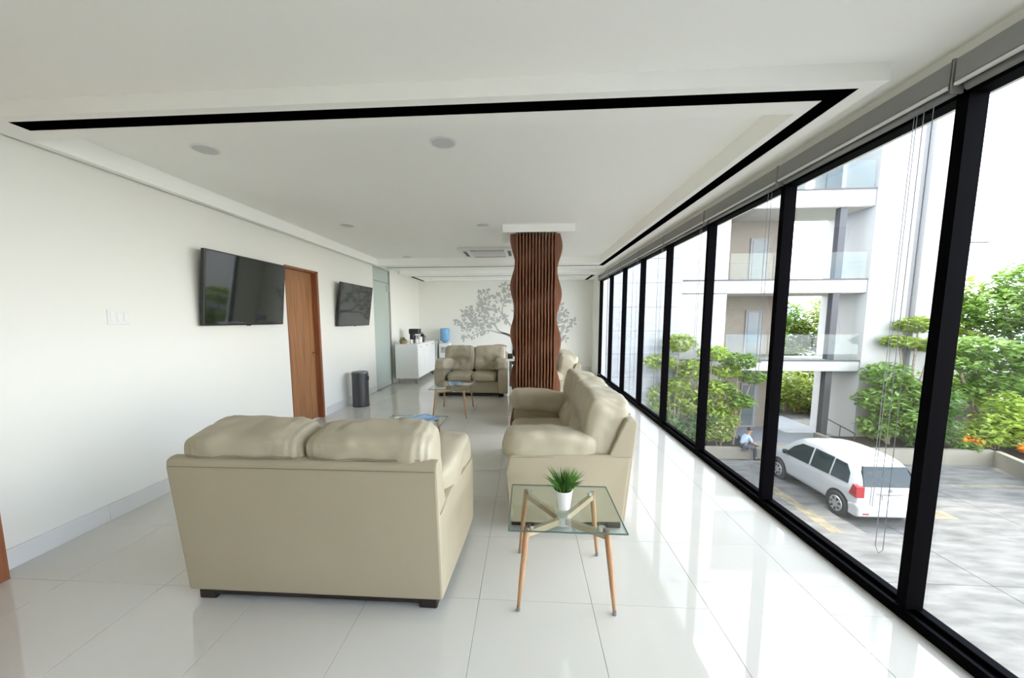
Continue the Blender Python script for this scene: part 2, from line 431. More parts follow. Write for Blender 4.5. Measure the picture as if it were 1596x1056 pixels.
# ------------------------------------------------------------------ doors
d1 = empty('door_1', (XL, D1[0], 0)); d1['kind'] = 'structure'
wd = D1[1] - D1[0]
obj('door_leaf', bx(-.11, -.075, .012, wd - .055, .006, 2.265), M['door'], d1)
jm = B(); box(jm, -.15, .008, -.0, .012, 0, 2.30); box(jm, -.15, .008, 0, wd, 2.27, 2.30); box(jm, -.15, .008, wd - .055 + .0, wd - .0, 0, 2.30)
obj('door_frame', jm, M['jamb'], d1)
hd = B(); tube(hd, [(-.075, wd - .11, 1.03), (-.02, wd - .11, 1.03)], .011, 10); tube(hd, [(-.022, wd - .11, 1.03), (-.02, wd - .23, 1.03)], .009, 10)
obj('door_handle', hd, M['brass'], d1, smooth=True)
lk = B(); tube(lk, [(-.077, wd - .11, 1.03), (-.068, wd - .11, 1.03)], .027, 16); obj('rosette', lk, M['brass'], d1)
hg = B()
for z in (.35, 1.2, 2.0): box(hg, -.076, -.068, .008, .02, z, z + .1)
obj('hinge', hg, M['steel'], d1)
d2 = empty('door_2', (XL, D2[0], 0)); d2['kind'] = 'structure'
w2 = D2[1] - D2[0]
obj('door_leaf', bx(-.06, -.02, .04, w2 - .04, .006, 2.26), M['door'], d2)
jm = B(); box(jm, -.15, .03, 0, .04, 0, 2.30); box(jm, -.15, .03, 0, w2, 2.26, 2.30); box(jm, -.15, .125, w2 - .05, w2 + .015, 0, 2.30)
obj('door_frame', jm, M['jamb'], d2)
# frosted glass door
d3 = empty('door_3', (XL, DG[0], 0)); d3['kind'] = 'structure'
w3 = DG[1] - DG[0]
obj('glass_leaf', bx(-.02, -.008, .006, w3 - .09, .012, 2.40), M['frost'], d3)
obj('transom_glass', bx(-.02, -.008, .006, w3 - .05, 2.408, 2.69), M['frost'], d3)
obj('steel_jamb', bx(-.05, .004, w3 - .085, w3 - .0, 0, 2.69, bev=.002), M['steel'], d3)
ft = B(); box(ft, -.026, .004, w3 - .22, w3 - .16, 2.20, 2.36); box(ft, -.026, .004, w3 - .13, w3 - .09, 2.20, 2.36)
obj('patch_fitting', ft, M['greyp'], d3)
fb = bx(-.03, .0, .006, w3 - .1, .01, .09); obj('bottom_rail', fb, M['greyp'], d3)

# ------------------------------------------------------------------ sofas
def sofa(name, label, cat, loc, rz, W=1.44, n=2, group='cream leather sofas', seed=0):
    t = thing(name, label, cat, loc, rz, group)
    hw = W / 2
    # local: front -y ; back bottom y=.40, top y=.475
    bp = B(); prism(bp, [(.25, .065), (.40, .065), (.468, .80), (.462, .838), (.435, .850), (.395, .850), (.375, .82), (.265, .56)], 'x', -hw + .004, hw - .004, bev=.012, seg=2)
    bpo = obj('back_panel', bp, M['leather2'], t)
    sm = B(); tube(sm, [(-hw + .02, .4695, .806), (hw - .02, .4685, .806)], .0025, 6); obj('seam', sm, M['seam'], bpo)
    obj('base', bx(-hw + .13, hw - .13, -.40, .26, .065, .31, bev=.02, seg=2), M['leather2'], t)
    for s in (-1, 1):
        pts = [(-.455, .065), (-.15, .065), (.10, .065), (.392, .065), (.438, .58), (.10, .58), (-.15, .58), (-.455, .58), (-.47, .45)]
        a = B(); prism(a, pts, 'x', s * (hw - .20), s * hw, bev=.022, seg=3)
        for v in a.verts: v.co.x += s * .045 * min(1, max(0, (.15 - v.co.y) / .5))
        ar = obj('arm', a, M['leather2'], t)
        pd = B(); puff(pd, (s * (hw - .128), -.155, .632), (.130, .35, .122), p=3.8, n=18, wr=.012, seed=seed + s * 3, rot=Matrix.Rotation(-.07, 3, 'X'), flare=s * .045)
        obj('arm_pad', pd, M['leather'], ar, smooth=True)
        sm = B(); tube(sm, [(s * (hw + .045), -.44, .567), (s * (hw + .045), -.36, .567), (s * (hw + .0005), .15, .567), (s * (hw + .0005), .43, .567)], .002, 5); obj('seam', sm, M['seam'], ar)
    sw = (W - .40) / n
    for i in range(n):
        x = -hw + .20 + sw * (i + .5)
        c = B(); puff(c, (x, -.145, .385), (sw / 2 + .006, .34, .088), p=4.5, n=14, wr=.007, seed=seed + i * 5)
        sc = obj('seat_cushion', c, M['leather'], t, smooth=True)
        sm = B(); tube(sm, [(x - sw / 2 + .03, -.402, .300), (x + sw / 2 - .03, -.402, .300)], .004, 5); obj('seam', sm, M['seam'], sc)
    bw = (W - .10) / n
    rx = Matrix.Rotation(-.20, 3, 'X')
    for i in range(n):
        x = -hw + .05 + bw * (i + .5)
        tf = [(u, ww, .045, .05) for u in (-.36, .36) for ww in (-.15,)] + [(u, -.15, .022, .055) for u in (-.2, 0, .2, .55, -.55)] + [(0, -.55, .03, .05)]
        c = B(); puff(c, (x, .245, .705), (bw / 2 + .008, .165, .285), p=6.5, n=40, wr=.013, pleat=.0035, seed=seed + i * 9 + 2, tufts=tf, rot=rx)
        bc = obj('back_cushion', c, M['leather'], t, smooth=True)
        sm = B(); pp = []
        for q in range(9):
            u = -.86 + 1.72 * q / 8
            v = rx @ Vector((u * bw / 2, .166 - .010 * abs(u) ** 3, .185 + .004 * math.sin(q * 1.7)))
            pp.append(Vector((x, .245, .705)) + v)
        tube(sm, pp, .0035, 5); obj('seam', sm, M['seam'], bc)
    for (x, y) in ((-hw + .09, -.385), (hw - .09, -.385), (-hw + .09, .33), (hw - .09, .33)):
        obj('foot', bx(x - .05, x + .05, y - .05, y + .05, 0, .072, bev=.006), M['foot'], t)
    obj('dark_underside', bx(-hw + .05, hw - .05, -.40, .375, .028, .068), M['foot'], t)  # dark underside fabric; its black also paints in the shade between the feet
    return t
# nearest, seen from behind (faces +y)
sofa('loveseat', 'cream leather loveseat nearest the viewer, turned to show its back', 'sofa', (-1.152, 2.27, 0), PI, seed=1)
sofa('loveseat', 'cream leather sofa side-on with the glass table at its near arm', 'sofa', (.335, 3.60, 0), -PI / 2, W=1.75, seed=20)
sofa('loveseat', 'cream leather sofa by the window half hidden behind the wooden column', 'sofa', (.42, 6.95, 0), -PI / 2, W=1.60, seed=40)
sofa('loveseat', 'cream leather loveseat facing the viewer at the far end of the room', 'sofa', (-1.10, 8.05, 0), 0, W=1.40, seed=60)

# ------------------------------------------------------------------ glass tables
def gtable(label, cat, loc, w, d, group=None, name='side_table'):
    t = thing(name, label, cat, loc, 0, group)
    hx, hy = w / 2, d / 2; zt = .462
    top = B(); box(top, -hx, hx, -hy, hy, zt, zt + .008)
    tp = obj('glass_top', top, M['tglass'], t)
    e = B(); r = .0042
    for (x0, y0, x1, y1) in ((-hx, -hy, hx, -hy), (hx, -hy, hx, hy), (hx, hy, -hx, hy), (-hx, hy, -hx, -hy)):
        tube(e, [(x0, y0, zt + .004), (x1, y1, zt + .004)], .0043, 6)
    obj('glass_edge', e, M['tedge'], tp)
    fx, fy = w * .418, d * .46; tx, ty = w * .345, d * .405
    for sx in (-1, 1):
        for sy in (-1, 1):
            l = B(); a = Vector((sx * fx, sy * fy, .012)); b = Vector((sx * tx, sy * ty, .455))
            tube(l, [a, a.lerp(b, .3), a.lerp(b, .75), b], [.0085, .0125, .0165, .0165], 12)
            lo = obj('leg', l, M['leg'], t, smooth=True)
            ft = B(); tube(ft, [a + Vector((0, 0, -.012)), a + Vector((0, 0, .014))], [.011, .0095], 12); obj('foot_cap', ft, M['steel'], lo)
            pin = B(); tube(pin, [(sx * (tx - .022), sy * (ty - .022), .440), (sx * (tx - .022), sy * (ty - .022), zt)], [.014, .018], 14)
            obj('glass_pin', pin, M['chrome'], lo)
            br = B(); p0 = Vector((sx * tx, sy * ty, .425)); p1 = Vector((sx * .02, sy * .02, .385))
            dv = (p1 - p0).normalized(); nv = Vector((-dv.y, dv.x, 0)).normalized() * .013; up = Vector((0, 0, .017))
            vs = [br.verts.new(q + s1 * nv + s2 * up) for q in (p0, p1) for (s1, s2) in ((-1, -1), (1, -1), (1, 1), (-1, 1))]
            br.faces.new(vs[0:4]); br.faces.new(vs[4:8][::-1])
            for q in range(4): br.faces.new((vs[q], vs[(q + 1) % 4], vs[4 + (q + 1) % 4], vs[4 + q]))
            obj('brace', br, M['bar'], t)
    hb = B(); box(hb, -.032, .032, -.032, .032, .352, .412, bev=.005); obj('hub', hb, M['chrome'], t)
    return t
gtable('small square glass table with beech legs holding the potted grass', 'table', (.221, 2.165, 0), .61, .56, 'glass-topped tables')
gtable('glass coffee table behind the nearest loveseat with blue magazines', 'table', (-1.20, 3.77, 0), .64, .88, 'glass-topped tables', 'coffee_table')
gtable('glass coffee table standing before the far loveseat', 'table', (-1.20, 6.29, 0), .64, .88, 'glass-topped tables', 'coffee_table')
ZT = .4705
# pot with grass
pt = thing('potted_grass', 'white pot of artificial green grass on the near glass table', 'plant', (.222, 2.135, ZT))
pb = B(); lathe(pb, [(.034, 0), (.038, .004), (.050, .105), (.053, .110), (.053, .114), (.047, .114), (.045, .100)], n=28)
po = obj('pot', pb, M['white'], pt, smooth=True)
so = B(); lathe(so, [(.0455, .092), (.0455, .100)], n=20); obj('soil', so, M['soil'], po)
gb = B()
for i in range(330):
    a = random.uniform(0, 2 * PI); rr = .038 * math.sqrt(random.random()); ln = random.uniform(.085, .155)
    b0 = Vector((rr * math.cos(a), rr * math.sin(a), .10)); lean = random.uniform(.05, .75) * (rr / .038) + random.uniform(0, .15)
    dv = Vector((math.cos(a + random.uniform(-.5, .5)) * lean, math.sin(a + random.uniform(-.5, .5)) * lean, 1)).normalized()
    p1 = b0 + dv * ln * .55; p2 = p1 + (dv + Vector((dv.x, dv.y, -.25))).normalized() * ln * .5
    sd_ = dv.cross(Vector((math.cos(a * 7), math.sin(a * 7), .2))).normalized() * random.uniform(.0022, .0036)
    v = [gb.verts.new(q) for q in (b0 - sd_, b0 + sd_, p1 + sd_ * .9, p1 - sd_ * .9, p2)]
    gb.faces.new(v[:4]); gb.faces.new((v[3], v[2], v[4]))
gr = obj('grass', gb, M['grass'], pt); gr['kind'] = 'stuff'
# magazines
def magazine(x, y, z, rz, m, label, w=.21, d=.28, h=.006):
    t = thing('magazine', label, 'magazine', (x, y, z), rz, 'magazines on the coffee tables')
    obj('cover', bx(-w / 2, w / 2, -d / 2, d / 2, h - .001, h), m, t); obj('pages', bx(-w / 2 + .002, w / 2 - .002, -d / 2 + .002, d / 2 - .002, 0, h - .001), M['paper'], t)
    obj('photo_panel', bx(-w * .32, w * .36, -d * .1, d * .36, h, h + .0004), M['sky'] if m is not M['sky'] else M['navy'], t)
magazine(-1.36, 3.92, ZT, .5, M['navy'], 'blue magazine at the left end of the row on the middle coffee table')
magazine(-1.24, 4.06, ZT, -.9, M['sky'], 'light blue magazine behind the dark blue one on the middle coffee table')
magazine(-1.13, 3.90, ZT, 1.2, M['mag4'], 'pinkish magazine nearest the loveseat back on the middle coffee table')
magazine(-1.10, 4.08, ZT + .0066, .9, M['navy'], 'blue magazine lying across the pinkish one on the middle coffee table', h=.006)
magazine(-1.30, 3.80, ZT + .0066, 1.0, M['teal'], 'pale magazine overlapping the blue one on the middle coffee table')
magazine(-1.21, 6.42, ZT, .3, M['sky'], 'light blue magazine on the far coffee table, left of the pinkish one')
magazine(-1.06, 6.36, ZT, 1.3, M['mag4'], 'pinkish magazine on the far coffee table beside the blue one')

# ------------------------------------------------------------------ column
colm = thing('wooden_column', 'brown column clad in wavy vertical wooden slats under a white cap', 'column', (.155, 5.72, 0))
cx0, cx1, cy0, cy1 = -.30, .27, -.21, .21
obj('core', bx(cx0, cx1, cy0, cy1, 0, 2.70), M['wood2'], colm)
def wave(z, ph, a=.046, b=.034): return a + b * math.sin(2 * PI * z / .66 + ph)
nzs = 46
def fin(face, q, ph, th=.019):
    b = B(); vs = []
    for i in range(nzs + 1):
        z = 2.735 * i / nzs; d = wave(z, ph) if face != 'f' else wave(z, ph, .075, .042) if face != 'f' else wave(z, ph, .075, .042)
        for s in (-th / 2, th / 2):
            for dd in (-.005, d):
                if face == 'f': p = (q + s, cy0 - dd, z)
                elif face == 'l': p = (cx0 - dd, q + s, z)
                elif face == 'r': p = (cx1 + dd, q + s, z)
                vs.append(b.verts.new(p))
    for i in range(nzs):
        a = vs[i * 4:i * 4 + 4]; c = vs[i * 4 + 4:i * 4 + 8]
        b.faces.new((a[1], a[3], c[3], c[1])); b.faces.new((a[0], a[1], c[1], c[0])); b.faces.new((a[2], c[2], c[3], a[3]))
    b.faces.new((vs[0], vs[2], vs[3], vs[1])); b.faces.new((vs[-4], vs[-3], vs[-1], vs[-2]))
    obj('slat', b, M['wood'], colm)
nf = 13
for i in range(nf): fin('f', cx0 + .02 + (cx1 - cx0 - .04) * i / (nf - 1), .9 - i * .12, .018)
for i in range(11): fin('l', cy0 + .012 + (cy1 - cy0 - .012) * i / 10, 1.2)
for i in range(11): fin('r', cy0 + .012 + (cy1 - cy0 - .012) * i / 10, 2.3)
cap = struct('trim_2', bx(-.32, .66, 5.40, 6.05, 2.738, HT), M['ceil'])

# ------------------------------------------------------------------ ceiling fittings
cl = thing('ceiling_air_conditioner', 'white ceiling cassette air conditioner with central grille left of the column', 'air conditioner', (-.74, 7.45, HT))
obj('panel', bx(-.50, .50, -.47, .47, -.045, 0, bev=.012, seg=2), M['plastic'], cl)
for (x0, x1, y0, y1) in ((-.28, .34, -.39, -.34), (-.28, .34, .34, .39), (-.42, -.36, -.28, .28), (.40, .46, -.28, .28)):
    obj('louvre_slot', bx(x0, x1, y0, y1, -.047, -.040), M['bind'], cl)
gt = obj('grille', bx(-.28, .34, -.27, .27, -.049, -.04), M['greyp'], cl)
for i in range(12): obj('slat', bx(-.27, .33, -.25 + i * .043, -.232 + i * .043, -.055, -.049), M['plastic'], gt)
cd = B(); tube(cd, [(-.37, -.36, -.052), (-.37, -.36, -.03)], .055, 20); obj('sensor_disc', cd, M['plastic'], cl)
dl = None
dlab = ['round recessed downlight at the left of the near pair', 'round recessed downlight in the middle of the near tray',
        'round recessed downlight behind the left near one, by the door side', 'round recessed downlight just before the column cap', 'small round downlight farthest back near the frosted door']
for (x, y), lb in zip(((-2.415, 2.90), (-.607, 2.92), (-2.44, 5.27), (-.595, 5.38), (-2.45, 7.95)), dlab):
    if dl is None:
        dl = thing('downlight', lb, 'ceiling light', (x, y, HT), 0, 'downlights in the tray'); o = dl
        b = B(); lathe(b, [(.097, 0), (.097, -.004), (.090, -.008), (.082, -.008), (.082, -.003)], n=32); obj('rim', b, M['plastic'], dl)
        b = B(); lathe(b, [(.082, -.0055), (.02, -.0065)], n=32); obj('diffuser', b, M['lens'], dl)
    else:
        o = copy_tree(dl); o.location = (x, y, HT); o['label'] = lb

# ------------------------------------------------------------------ things on the left wall
def tv(label, yc, zc, w, h, tilt, swiv, off=0):
    t = thing('television', label, 'television', (XL + .10 + off, yc, zc), 0, 'wall televisions')
    t.rotation_euler = (0, tilt, swiv)
    obj('body', bx(-.035, .012, -w / 2, w / 2, -h / 2, h / 2, bev=.006), M['tvb'], t)
    obj('screen', bx(.0115, .0135, -w / 2 + .010, w / 2 - .010, -h / 2 + .018, h / 2 - .010), M['tvs'], t)
    obj('logo_tab', bx(.004, .013, -.03, .03, -h / 2 - .008, -h / 2 + .004), M['tvb'], t)
    m = B(); box(m, -.065 - off, -.034, -.22, .22, -.12, .12); obj('wall_mount', m, M['tvb'], t)
tv('large black wall television left of the wooden door', 4.24, 1.878, 1.255, .755, .105, .0)
tv('black wall television hung between the wooden door and the frosted glass door', 7.0, 1.82, 1.27, .755, .14, -.015, .01)
sw = thing('light_switch', 'white light switch plate with three rockers on the left wall', 'light switch', (XL, 2.88, 1.585))
obj('plate', bx(0, .008, -.085, .085, -.058, .058, bev=.003), M['plastic'], sw)
for y in (-.052, 0, .052): obj('rocker', bx(.008, .013, y - .018, y + .018, -.036, .036, bev=.002), M['white'], sw)
bn = thing('waste_bin', 'dark grey cylindrical metal waste bin by the left wall', 'waste bin', (-2.99, 6.69, 0))
b = B(); lathe(b, [(.142, 0), (.145, .004), (.145, .56), (.142, .565)], n=36); obj('body', b, M['bin'], bn, smooth=False)
b = B(); lathe(b, [(.147, .565), (.147, .60), (.140, .625), (.10, .630), (.098, .622)], n=36); obj('lid', b, M['bin'], bn)
b = bx(.112, .148, -.045, .045, .47, .545, bev=.004); obj('opening', b, M['bind'], bn)
b = bx(.06, .13, -.105, -.07, .43, .56, bev=.004)
b2 = B(); lathe(b2, [(.147, 0), (.147, .018)], n=36); obj('rubber_base', b2, M['bind'], bn)
b.free()

# ------------------------------------------------------------------ mural
mu = thing('tree_mural', 'flat grey tree mural with spreading leafy branches on the far wall', 'mural', (0, YB, 0))
def mp_(zx, zy): return (-2.266 + (zx / 7.545 - 3) * .01929, 1.56 - (zy / 7.545 - 67) * .0190)
branch = [([(775, 1050), (770, 860), (760, 760), (740, 690)], 38, 30), ([(745, 720), (660, 680), (590, 668), (480, 640), (380, 660), (250, 722), (180, 735)], 17, 3),
          ([(740, 700), (600, 650), (560, 600), (520, 565), (430, 550), (300, 560), (200, 545), (90, 545)], 15, 3),
          ([(770, 640), (700, 540), (650, 480), (600, 410), (540, 370), (460, 340), (380, 330)], 15, 3),
          ([(650, 490), (632, 420), (640, 340), (672, 270), (680, 190), (650, 120)], 12, 3), ([(430, 550), (400, 490), (385, 420), (380, 350)], 7, 3),
          ([(310, 560), (290, 490), (260, 440), (180, 430)], 7, 3), ([(560, 600), (530, 500), (440, 450), (430, 380)], 6, 3),
          ([(520, 490), (620, 490), (660, 500)], 6, 6), ([(460, 340), (410, 270), (350, 200)], 6, 2), ([(470, 350), (460, 250), (440, 180)], 6, 2),
          ([(640, 330), (590, 280), (560, 230)], 5, 2), ([(300, 560), (240, 500), (240, 360)], 5, 2), ([(380, 660), (330, 600), (290, 570)], 5, 2),
          ([(260, 718), (210, 660), (180, 590)], 5, 2), ([(770, 640), (775, 450), (770, 280), (775, 120)], 15, 4), ([(772, 350), (740, 250), (735, 120)], 6, 2)]
bm_b, bm_l = B(), B()
def ribbon(pts, w0, w1):
    n = len(pts); row = []
    for i, p in enumerate(pts):
        a = pts[max(i - 1, 0)]; c = pts[min(i + 1, n - 1)]
        dx, dz = c[0] - a[0], c[1] - a[1]; l_ = math.hypot(dx, dz) or 1
        wd_ = (w0 + (w1 - w0) * i / (n - 1)) * .002557 / 2 * 1.5
        row.append((bm_b.verts.new((p[0] - dz / l_ * wd_, -.006, p[1] + dx / l_ * wd_)), bm_b.verts.new((p[0] + dz / l_ * wd_, -.006, p[1] - dx / l_ * wd_))))
    for i in range(n - 1): bm_b.faces.new((row[i][0], row[i][1], row[i + 1][1], row[i + 1][0]))
def leaf(x, z, a, s):
    pts = []; yq = -.008 - rl.random() * .006
    for q in range(8):
        th = 2 * PI * q / 8; u = math.cos(th) * s; v = math.sin(th) * s * .5 * (1 - .3 * math.cos(th))
        pts.append(bm_l.verts.new((x + u * math.cos(a) - v * math.sin(a), yq, z + u * math.sin(a) + v * math.cos(a))))
    bm_l.faces.new(pts)
def smoothp(p, k=6):
    out = []
    for i in range(len(p) - 1):
        p0 = p[max(i - 1, 0)]; p1 = p[i]; p2 = p[i + 1]; p3 = p[min(i + 2, len(p) - 1)]
        for j in range(k):
            t = j / k
            out.append(tuple(.5 * (2 * p1[d] + (p2[d] - p0[d]) * t + (2 * p0[d] - 5 * p1[d] + 4 * p2[d] - p3[d]) * t * t + (3 * p1[d] - p0[d] - 3 * p2[d] + p3[d]) * t ** 3) for d in (0, 1)))
    return out + [p[-1]]
rl = random.Random(5)
for pts, w0, w1 in branch:
    for mir in (0, 1):
        q = [mp_(1550 - x if mir else x, y) for x, y in pts]
        q = smoothp(q); ribbon(q, w0, w1)
        if w0 > 30: continue
        n = len(q)
        for i in range(2, n):
            if w0 > 11 and i < n * .35: continue
            for s in (-1, 1):
                if rl.random() < (.42 if w0 > 11 else .62):
                    dx, dz = q[i][0] - q[i - 1][0], q[i][1] - q[i - 1][1]
                    a = math.atan2(dz, dx) + s * rl.uniform(.6, 1.2); ln = rl.uniform(.05, .14)
                    leaf(q[i][0] + math.cos(a) * ln, q[i][1] + math.sin(a) * ln, a + rl.uniform(-.3, .3), rl.uniform(.042, .066))
        for _ in range(4 if w0 > 5 else 3):
            a = rl.uniform(0, 2 * PI); leaf(q[-1][0] + math.cos(a) * .07, q[-1][1] + math.sin(a) * .07, a, rl.uniform(.045, .06))
# solidify-ish: give thickness
for bmx in (bm_b, bm_l):
    r = bmesh.ops.extrude_face_region(bmx, geom=list(bmx.faces))
    for v in r['geom']:
        if isinstance(v, bmesh.types.BMVert): v.co.y += .004
obj('branches', bm_b, M['mural'], mu)
lo = obj('leaves', bm_l, M['mural'], mu); lo['kind'] = 'stuff'

# ------------------------------------------------------------------ far end furniture
cb = thing('sideboard', 'white sideboard with doors on short metal legs by the far left wall', 'cabinet', (-2.88, 9.06, 0))
LN = 1.75
obj('carcass', bx(-.27, .27, 0, LN, .13, .945, bev=.003), M['white'], cb)
obj('top', bx(-.275, .285, -.008, LN + .008, .945, .97, bev=.003), M['white'], cb)
for i in range(3):
    y0 = .006 + i * (LN / 3)
    d = obj('door', bx(.27, .288, y0, y0 + LN / 3 - .008, .14, .94, bev=.002), M['white'], cb)
    obj('handle', bx(.288, .305, y0 + .22, y0 + .34, .885, .900, bev=.002), M['steel'], d)
for x in (-.22, .20):
    for y in (.06, LN - .06):
        obj('leg', bx(x, x + .04, y - .02, y + .02, 0, .13), M['steel'], cb)
ZC = .97
cm = thing('coffee_machine', 'black coffee machine with overhanging head on the white sideboard', 'coffee machine', (-2.86, 9.78, ZC))
obj('body', bx(-.11, -.02, -.10, .10, 0, .34, bev=.01), M['blackp'], cm)
obj('head', bx(-.13, .13, -.11, .11, .22, .35, bev=.012), M['blackp'], cm)
obj('base', bx(-.11, .12, -.10, .10, 0, .03, bev=.006), M['blackp'], cm)
b = B(); lathe(b, [(.05, .032), (.062, .06), (.062, .13), (.045, .16), (.046, .172)], cx=.05, n=20); jg = obj('carafe', b, M['chrome'], cm, smooth=True)
b = B(); tube(b, [(.11, -.0, .15), (.145, 0, .13), (.145, 0, .08), (.11, 0, .06)], .007, 8); obj('handle', b, M['blackp'], jg)
gd = thing('thermos', 'black thermos flask standing right of the coffee machine', 'flask', (-2.70, 9.92, ZC))
b = B(); lathe(b, [(.05, 0), (.052, .01), (.052, .17), (.034, .20), (.034, .215)], n=20); obj('body', b, M['blackp'], gd, smooth=True)
b = B(); lathe(b, [(.036, .215), (.036, .25), (.02, .26)], n=20); obj('cap', b, M['steel'], gd)
b = B(); tube(b, [(.05, 0, .16), (.085, 0, .15), (.085, 0, .06), (.05, 0, .04)], .007, 8); obj('handle', b, M['blackp'], gd)
for (x, y, lb) in ((-2.84, 9.36, 'white mug on the sideboard nearest the jar of greens'), (-2.74, 9.50, 'white mug on the sideboard just before the coffee machine')):
    mg = thing('mug', lb, 'mug', (x, y, ZC), 0, 'white mugs on the sideboard')
    b = B(); lathe(b, [(.033, 0), (.037, .005), (.038, .095), (.034, .095), (.032, .02)], n=20); obj('cup', b, M['white'], mg, smooth=True)
    b = B(); tube(b, [(.036, 0, .078), (.06, 0, .07), (.06, 0, .03), (.036, 0, .022)], .005, 8); obj('handle', b, M['white'], mg)
cn = thing('canister', 'white lidded canister beside the coffee machine on the sideboard', 'canister', (-2.70, 9.68, ZC))
b = B(); lathe(b, [(.05, 0), (.052, .004), (.052, .12), (.045, .125)], n=20); obj('body', b, M['white'], cn)
b = B(); lathe(b, [(.054, .125), (.054, .145), (.01, .155)], n=20); obj('lid', b, M['plastic'], cn)
jr = thing('basket_of_greens', 'small wicker basket of dried greens at the near end of the sideboard', 'basket', (-3.00, 9.25, ZC))
b = B(); lathe(b, [(.07, 0), (.085, .01), (.10, .075), (.095, .08), (.088, .07)], n=20); obj('basket', b, M['basket'], jr)
b = B()
for i in range(60):
    a = random.uniform(0, 2 * PI); rr = random.uniform(0, .075); z = random.uniform(.06, .15)
    p = Vector((rr * math.cos(a), rr * math.sin(a), z)); d = Vector((random.uniform(-1, 1), random.uniform(-1, 1), random.uniform(-.2, 1))).normalized() * .035
    e = d.orthogonal().normalized() * .012
    v = [b.verts.new(q) for q in (p - d, p + e, p + d, p - e)]; b.faces.new(v)
o = obj('greens', b, M['leafj'], jr); o['kind'] = 'stuff'
nc = thing('narrow_grey_unit', 'narrow grey upright unit between white sideboard and water dispenser', 'cabinet', (-2.75, 11.06, 0))  # plain grey upright block filling the strip beside the sideboard
obj('carcass', bx(-.14, .14, 0, .42, .03, .93, bev=.004), M['greyp'], nc); obj('door', bx(-.13, .13, -.016, 0, .06, .91, bev=.003), M['greyp'], nc)
obj('dark_underside', bx(-.12, .12, .02, .40, 0, .03), M['bind'], nc)
wd_ = thing('water_dispenser', 'white water dispenser with upturned blue bottle by the mural', 'water dispenser', (-2.40, 11.30, 0))
obj('body', bx(-.155, .155, -.16, .16, 0, .86, bev=.02, seg=2), M['white'], wd_)
obj('tap_recess', bx(-.10, .10, -.165, -.158, .58, .76), M['greyp'], wd_)
for x, mm in ((-.04, 'red'), (.04, 'navy')): obj('tap', bx(x - .012, x + .012, -.20, -.16, .69, .72, bev=.003), M[mm], wd_)
b = B(); lathe(b, [(.05, .86), (.06, .89), (.135, .94), (.142, .97), (.136, 1.03), (.142, 1.06), (.136, 1.12), (.142, 1.15), (.142, 1.26), (.12, 1.295), (.02, 1.30)], n=28)
obj('bottle', b, M['blue'], wd_, smooth=True)
dk = thing('white_table', 'white-topped table standing behind the wooden column', 'table', (.28, 9.15, 0))
obj('top', bx(-.72, .66, -.36, .36, .60, .64, bev=.004), M['white'], dk)
for x in (-.64, .58):
    for y in (-.30, .30): obj('leg', bx(x - .02, x + .02, y - .02, y + .02, 0, .60), M['steel'], dk)
mo = thing('desk_phone', 'small black desk phone at the left end of the white table', 'phone', (-.37, 9.0, .64))
b = B(); prism(b, [(-.08, 0), (.08, 0), (.08, .11), (-.08, .035)], 'x', -.07, .07, bev=.006); obj('base', b, M['blackp'], mo)
obj('handset', bx(-.068, -.025, -.075, .085, .075, .125, bev=.012, seg=2), M['blackp'], mo)
# chairs behind
rc = thing('rattan_chair', 'brownish chair with curved slatted back behind the far loveseat', 'chair', (-.69, 9.55, 0))
b = B(); pts = [(-.21, .22, .87), (-.12, .25, .895), (0, .26, .905), (.12, .25, .895), (.21, .22, .87)]
tube(b, smoothp([(p[0], p[2]) for p in pts]) and [(p[0], p[1], p[2]) for p in pts], .017, 8); obj('top_rail', b, M['rattan'], rc, smooth=True)
for i in range(7):
    x = -.18 + i * .06; b = B(); tube(b, [(x, .225 + .03 * (1 - (x / .2) ** 2), .885), (x * .9, .18, .46)], .007, 6); obj('spindle', b, M['rattan'], rc)
obj('seat', bx(-.22, .22, -.22, .21, .43, .465, bev=.012, seg=2), M['rattan'], rc)
for x in (-.19, .19):
    for y in (-.19, .18): b = B(); tube(b, [(x * 1.05, y * 1.05, 0), (x, y, .43)], [.013, .017], 8); obj('leg', b, M['rattan'], rc)
oc = thing('office_chair', 'dark grey chair whose backrest shows right of the wooden column', 'chair', (.80, 9.75, 0))
obj('backrest', bx(-.22, .10, .20, .25, .60, .88, bev=.02, seg=2), M['greyf'], oc)
obj('backrest_post', bx(-.08, -.04, .22, .245, .42, .62), M['steel'], oc)
obj('seat', bx(-.25, .18, -.22, .24, .42, .48, bev=.02, seg=2), M['greyf'], oc)
for x in (-.22, .15):
    for y in (-.19, .20): b = B(); tube(b, [(x, y, 0), (x, y, .42)], .012, 8); obj('leg', b, M['steel'], oc)

# ------------------------------------------------------------------ outside : ground
ZG = -3.4
gd_ = struct('ground', bx(-25, 60, -25, 70, ZG - .3, ZG - .02), M['conc'])
sm_ = None; SP = 3.2
for i in range(0, 6):
    for j in range(-3, 4):
        x0, y0 = 2.3 + i * SP, 7.2 - 2 * SP + j * SP
        if y0 > 15: continue
        if sm_ is None:
            t = obj('paving_slab', bx(.006, SP - .006, .006, SP - .006, -.05, 0, bev=.004), M['conc'], gd_, loc=(x0, y0, ZG)); sm_ = t.data
        else:
            t = bpy.data.objects.new('paving_slab', sm_); t.location = (x0, y0, ZG); link(t, gd_)
yl = ['faded yellow bay mark running beside the white car', 'yellow bay mark on the paving right of the parked car', 'faded yellow bay line far behind the parked car']
for (x0, x1, y0, y1), lb in zip(((7.1, 7.4, 8.9, 11.6), (10.15, 10.75, 9.72, 10.15), (12.6, 16.2, 11.75, 11.85)), yl):
    tag(obj('bay_marking', bx(x0, x1, y0, y1, ZG, ZG + .004), M['yellow']), lb, 'road marking', 'yellow parking bay marks')

